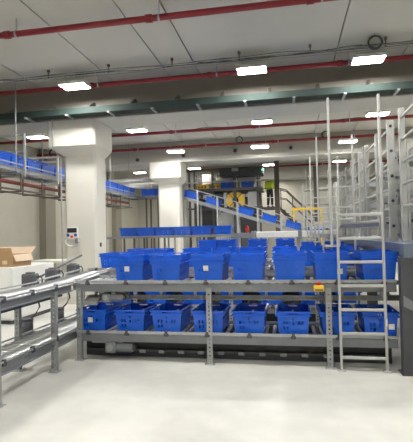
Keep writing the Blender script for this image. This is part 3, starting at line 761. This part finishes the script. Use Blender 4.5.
# ------------------------------------------------------------------ rear platform, stairs, worker
t = thing('rear_platform', 'dark raised platform with railing where the worker stands', 'platform', (-.8, 24, 0))
MB().box(-2.2, -.42, 23.4, 25.2, 2.87, 2.97).build('deck', 'dark_steel', t)
for x in (-2.1, -.52):
    for y in (23.5, 25.1): MB().box(x-.05, x+.05, y-.05, y+.05, 0, 2.87).build('post', 'brown_steel', t)
for z in (3.45, 3.95): MB().cyl((-2.2, 23.42, z), (-.46, 23.42, z), .02, 8).build('railing', 'galv' if z < 3.5 else 'dark_steel', t)
for x in (-2.15, -1.3, -.48): MB().cyl((x, 23.42, 2.97), (x, 23.42, 3.95), .02, 8).build('baluster', 'dark_steel', t)
t = thing('steel_pillar', 'thick dark brown steel pillar right of the worker', 'pillar', (-.42, 20.3, 0))
MB().prism([(-.53, 20.2), (-.31, 20.2), (-.31, 20.23), (-.405, 20.23), (-.405, 20.4), (-.31, 20.4), (-.31, 20.43), (-.53, 20.43), (-.53, 20.4), (-.435, 20.4), (-.435, 20.23), (-.53, 20.23)], 2, .02, ZC).build('shaft', 'brown_steel', t)
MB().box(-.6, -.24, 20.12, 20.5, 0, .02).build('base_plate', 'brown_steel', t)
t = thing('steel_pillar', 'dark brown steel pillar behind the ladder poles', 'pillar', (1.35, 20.6, 0))
MB().prism([(1.24, 20.5), (1.46, 20.5), (1.46, 20.53), (1.365, 20.53), (1.365, 20.67), (1.46, 20.67), (1.46, 20.7), (1.24, 20.7), (1.24, 20.67), (1.335, 20.67), (1.335, 20.53), (1.24, 20.53)], 2, .02, 4.6).build('shaft', 'brown_steel', t)
MB().box(1.17, 1.53, 20.42, 20.78, 0, .02).build('base_plate', 'brown_steel', t)
t = thing('staircase', 'dark steel staircase with handrail going down beside the platform', 'stairs', (1.0, 24.2, 0))
for y in (23.7, 24.6):
    MB().prism([(-.35, 2.97), (-.35, 2.75), (2.4, .0), (2.65, 0)], 1, y-.02, y+.02).build('stringer', 'brown_steel', t)
    MB().tube([(-.35, y, 3.95), (0, y, 3.85), (2.6, y, 1.2)], .025).build('handrail', 'brown_steel', t)
    MB().tube([(-.35, y, 3.45), (0, y, 3.38), (2.6, y, .75)], .02).build('handrail', 'brown_steel', t)
    for k in range(5):
        x = -.3+k*.62; z = 2.95-max(0, x+.1)*1.0; MB().cyl((x, y, z), (x, y, z+.95), .02, 6).build('baluster', 'brown_steel', t)
for k in range(14): MB().box(-.32+k*.2, -.06+k*.2, 23.72, 24.58, 2.77-k*.2, 2.80-k*.2).build('tread', 'dark_steel', t)
t = thing('yellow_barrier', 'yellow safety barrier rail near the foot of the incline', 'barrier', (.8, 18.6, 0))
MB().bev(.2, 1.45, 18.55, 18.65, 2.50, 2.60, .02).build('rail', 'yellow', t)
for x in (.28, 1.37): MB().bev(x-.035, x+.035, 18.57, 18.63, 0, 2.50, .01).build('post', 'yellow', t)
# pale back racks behind the guard frames
for i, x in enumerate((.8, 2.3)):
    t = thing('storage_rack', ['pale grey rack with shelves behind the ladder poles', 'pale grey rack with shelves behind the guard frames'][i], 'rack', (x+.6, 21.6, 0), 'pale racks')
    for xx in (x, x+1.2):
        for y in (21.4, 22.2): MB().bev(xx-.04, xx+.04, y-.04, y+.04, 0, 3.9, .01).build('upright', 'alu', t)
    for z in (.6, 1.4, 2.2, 2.9, 3.6): MB().box(x, x+1.2, 21.4, 22.2, z, z+.05).build('shelf', 'alu', t)

# worker in a hi-vis jacket, seen from behind
def skin_mesh(name, material, verts, edges_, radii, parent, root=0, sub=2):
    me = bpy.data.meshes.new(name); me.from_pydata(verts, edges_, []); me.materials.append(M[material])
    o = bpy.data.objects.new(name, me); C.objects.link(o); o.parent = parent
    mo = o.modifiers.new('skin', 'SKIN'); mo.use_smooth_shade = True
    me.skin_vertices[0].data.foreach_get  # layer is created with the modifier
    for i, r in enumerate(radii):
        me.skin_vertices[0].data[i].radius = (r if isinstance(r, tuple) else (r, r)); me.skin_vertices[0].data[i].use_root = (i == root)
    sb = o.modifiers.new('sub', 'SUBSURF'); sb.levels = sub; sb.render_levels = sub
    return o
def worker(x, y, z):
    t = thing('person', 'person in yellow hi-vis jacket and dark trousers on the rear platform', 'person', (x, y, z))
    V = [(0, 0, .92), (0, 0, 1.12), (0, 0, 1.32), (0, 0, 1.44), (0, -.01, 1.52), (0, -.03, 1.60), (0, -.03, 1.70)]
    R_ = [(.15, .10), (.15, .10), (.17, .11), (.09, .08), .055, .085, .07]
    Ed = [(k, k+1) for k in range(6)]
    for s in (-1, 1):
        b = len(V); V += [(s*.19, 0, 1.38), (s*.25, .03, 1.12), (s*.24, -.10, .90), (s*.235, -.14, .83)]; R_ += [.055, .045, .037, .032]
        Ed += [(3, b), (b, b+1), (b+1, b+2), (b+2, b+3)]
        h = b+3
        for q, (dx, L_) in enumerate(((-.03, .075), (-.01, .085), (.01, .08), (.03, .065))):
            f = len(V); V += [(s*.235+dx, -.17, .80), (s*.235+dx, -.19, .80-L_*.6), (s*.235+dx, -.18, .80-L_)]; R_ += [.010, .009, .008]
            Ed += [(h, f), (f, f+1), (f+1, f+2)]
        f = len(V); V += [(s*.235-s*.045, -.14, .80), (s*.235-s*.06, -.165, .765)]; R_ += [.011, .009]; Ed += [(h, f), (f, f+1)]
        b = len(V); V += [(s*.09, 0, .86), (s*.11, -.02, .48), (s*.12, .02, .09), (s*.125, -.13, .035)]; R_ += [.085, .06, .045, .035]
        Ed += [(0, b), (b, b+1), (b+1, b+2), (b+2, b+3)]
    skin_mesh('body', 'skin', V, Ed, R_, t)
    jv = [(0, 0, .93), (0, 0, 1.12), (0, 0, 1.32), (0, 0, 1.45)]; jr = [(.21, .16), (.20, .15), (.205, .14), (.10, .10)]; je = [(0, 1), (1, 2), (2, 3)]
    for s in (-1, 1):
        b = len(jv); jv += [(s*.20, 0, 1.38), (s*.26, .03, 1.12), (s*.243, -.09, .91)]; jr += [.075, .065, .055]; je += [(2, b), (b, b+1), (b+1, b+2)]
    skin_mesh('jacket', 'vest', jv, je, jr, t)
    tv = [(0, 0, .93), (0, 0, 1.06)]; tr = [(.18, .13), (.175, .125)]; te = [(0, 1)]
    for s in (-1, 1):
        b = len(tv); tv += [(s*.09, 0, .84), (s*.11, -.02, .48), (s*.12, .02, .10)]; tr += [.105, .08, .065]; te += [(0, b), (b, b+1), (b+1, b+2)]
    skin_mesh('trousers', 'cloth', tv, te, tr, t)
    skin_mesh('hair', 'hair', [(0, 0, 1.60), (0, .01, 1.66), (0, -.02, 1.72)], [(0, 1), (1, 2)], [.085, .095, .07], t)
    for s in (-1, 1):
        skin_mesh('shoe', 'dark', [(s*.12, .05, .045), (s*.122, -.06, .045), (s*.126, -.17, .035)], [(0, 1), (1, 2)], [.045, .048, .035], t)
    skin_mesh('nose', 'skin', [(0, -.10, 1.63), (0, -.125, 1.605)], [(0, 1)], [.012, .015], t)
    for s in (-1, 1): skin_mesh('ear', 'skin', [(s*.09, -.02, 1.635), (s*.092, -.02, 1.60)], [(0, 1)], [.018, .014], t)
    t.rotation_euler = (0, 0, math.pi*.9)
worker(-.88, 24.0, 2.97)

# ------------------------------------------------------------------ cabinet with open cardboard box at left
t = thing('white_cabinet', 'white cabinet below the open cardboard box at left', 'cabinet', (-5.75, 8.0, 0))
MB().bev(-6.4, -5.08, 7.4, 8.9, .08, 1.07, .02).build('body', 'white_paint', t)
MB().box(-6.36, -5.12, 7.45, 8.85, 0, .08).build('plinth', 'dark_steel', t)
for k in range(2):
    dd = MB().bev(-6.38+k*.645, -5.75+k*.645, 7.385, 7.4, .12, 1.03, .005).build('door', 'white_paint', t)
    MB().box(-5.83+k*.18, -5.80+k*.18, 7.37, 7.385, .55, .68).build('handle', 'steel', dd)
t = thing('cardboard_box', 'open brown cardboard box with raised flaps on the white cabinet', 'box', (-5.5, 7.8, 1.07))
x0, x1, y0, y1, z0, z1 = -5.92, -5.13, 7.5, 8.1, 1.07, 1.30
MB().box(x0, x1, y0, y1, z0, z0+.006).build('bottom', 'cardboard', t)
MB().box(x0, x1, y0, y0+.008, z0+.006, z1).build('front_side', 'cardboard', t)
MB().box(x0, x1, y1-.008, y1, z0+.006, z1).build('back_side', 'cardboard', t)
MB().box(x0, x0+.008, y0+.008, y1-.008, z0+.006, z1).build('left_side', 'cardboard', t)
MB().box(x1-.008, x1, y0+.008, y1-.008, z0+.006, z1).build('right_side', 'cardboard', t)
MB().prism([(x0, z1), (x1, z1), (x1-.04, z1+.13), (x0+.03, z1+.13)], 1, y0, y0+.008).build('front_flap', 'cardboard', t)
MB().add([(x0+.02, y1, z1), (x1, y1, z1), (x1+.05, y1+.10, z1+.13), (x0+.02, y1+.10, z1+.13), (x0+.02, y1-.008, z1), (x1, y1-.008, z1), (x1+.05, y1+.092, z1+.135), (x0+.02, y1+.092, z1+.135)],
         [(0, 1, 2, 3), (7, 6, 5, 4), (0, 4, 5, 1), (1, 5, 6, 2), (2, 6, 7, 3), (3, 7, 4, 0)]).build('back_flap', 'cardboard_pale', t)
MB().add([(x1+.002, y0+.01, z1), (x1+.002, y1-.01, z1), (x1+.05, y1-.01, z1-.13), (x1+.05, y0+.01, z1-.13), (x1+.010, y0+.01, z1), (x1+.010, y1-.01, z1), (x1+.058, y1-.01, z1-.13), (x1+.058, y0+.01, z1-.13)],
         [(0, 1, 2, 3), (7, 6, 5, 4), (0, 4, 5, 1), (1, 5, 6, 2), (2, 6, 7, 3), (3, 7, 4, 0)]).build('right_flap', 'cardboard_pale', t)
MB().box(-5.35, -5.25, y0-.002, y0, z0+.05, z0+.12).build('printed_patch', 'cardboard_pale', t)
# low table behind
t = thing('side_bench', 'low cream bench along the wall behind the feed conveyor', 'bench', (-5.6, 11, 0))
MB().bev(-6.9, -5.45, 10.7, 11.6, .93, .99, .01).build('top', 'cream', t)
for x in (-6.8, -5.55):
    for y in (10.8, 11.5): MB().box(x-.03, x+.03, y-.03, y+.03, 0, .93).build('leg', 'steel', t)

# ------------------------------------------------------------------ control panel on the near column
t = thing('control_panel', 'white control panel with dark screen and blue buttons on the column', 'control panel', (-5.06, 9.74, 1.5))
MB().bev(-5.20, -4.92, 9.70, 9.78, 1.56, 1.84, .015).build('housing', 'white_paint', t)
MB().box(-5.18, -4.94, 9.690, 9.70, 1.715, 1.825).build('screen', 'screen', t)
for x in (-5.155, -4.965): MB().cyl((x, 9.70, 1.655), (x, 9.672, 1.655), .036, 12).build('button', 'button_blue', t, True)
MB().cyl((-5.06, 9.70, 1.62), (-5.06, 9.67, 1.62), .032, 12).build('button', 'red_button', t, True)
pts = [(-5.06+.17*math.sin(a), 9.70, 1.50-.11*math.cos(a)) for a in [k*.33-2.2 for k in range(16)]]
MB().tube(pts, .016).build('cable_loop', 'white_paint', t)
MB().bev(-4.98, -4.90, 9.66, 9.78, 1.46, 1.58, .02).build('hand_scanner', 'motor_light', t)
t = thing('wall_socket', 'small dark socket low on the right face of the near column', 'socket', (-4.46, 9.98, 1.5))
MB().bev(-4.475, -4.45, 9.95, 10.02, 1.36, 1.46, .008).build('box', 'dark', t); MB().cyl((-4.45, 9.985, 1.41), (-4.44, 9.985, 1.41), .02, 10).build('plug', 'dark_steel', t)
# door on the side wall between the columns
d1 = struct('door_1', MB().box(XL, XL+.06, 20.2, 21.9, 0, 2.5), 'cream', 'cream door in brown frame on the side wall between columns', 'door')
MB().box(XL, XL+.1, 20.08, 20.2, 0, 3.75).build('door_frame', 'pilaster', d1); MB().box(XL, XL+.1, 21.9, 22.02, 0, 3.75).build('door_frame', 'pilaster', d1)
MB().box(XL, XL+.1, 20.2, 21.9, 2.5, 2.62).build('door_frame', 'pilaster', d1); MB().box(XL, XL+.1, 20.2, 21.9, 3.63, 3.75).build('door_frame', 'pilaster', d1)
MB().box(XL+.06, XL+.10, 20.35, 20.42, 1.0, 1.15).build('door_handle', 'dark', d1)
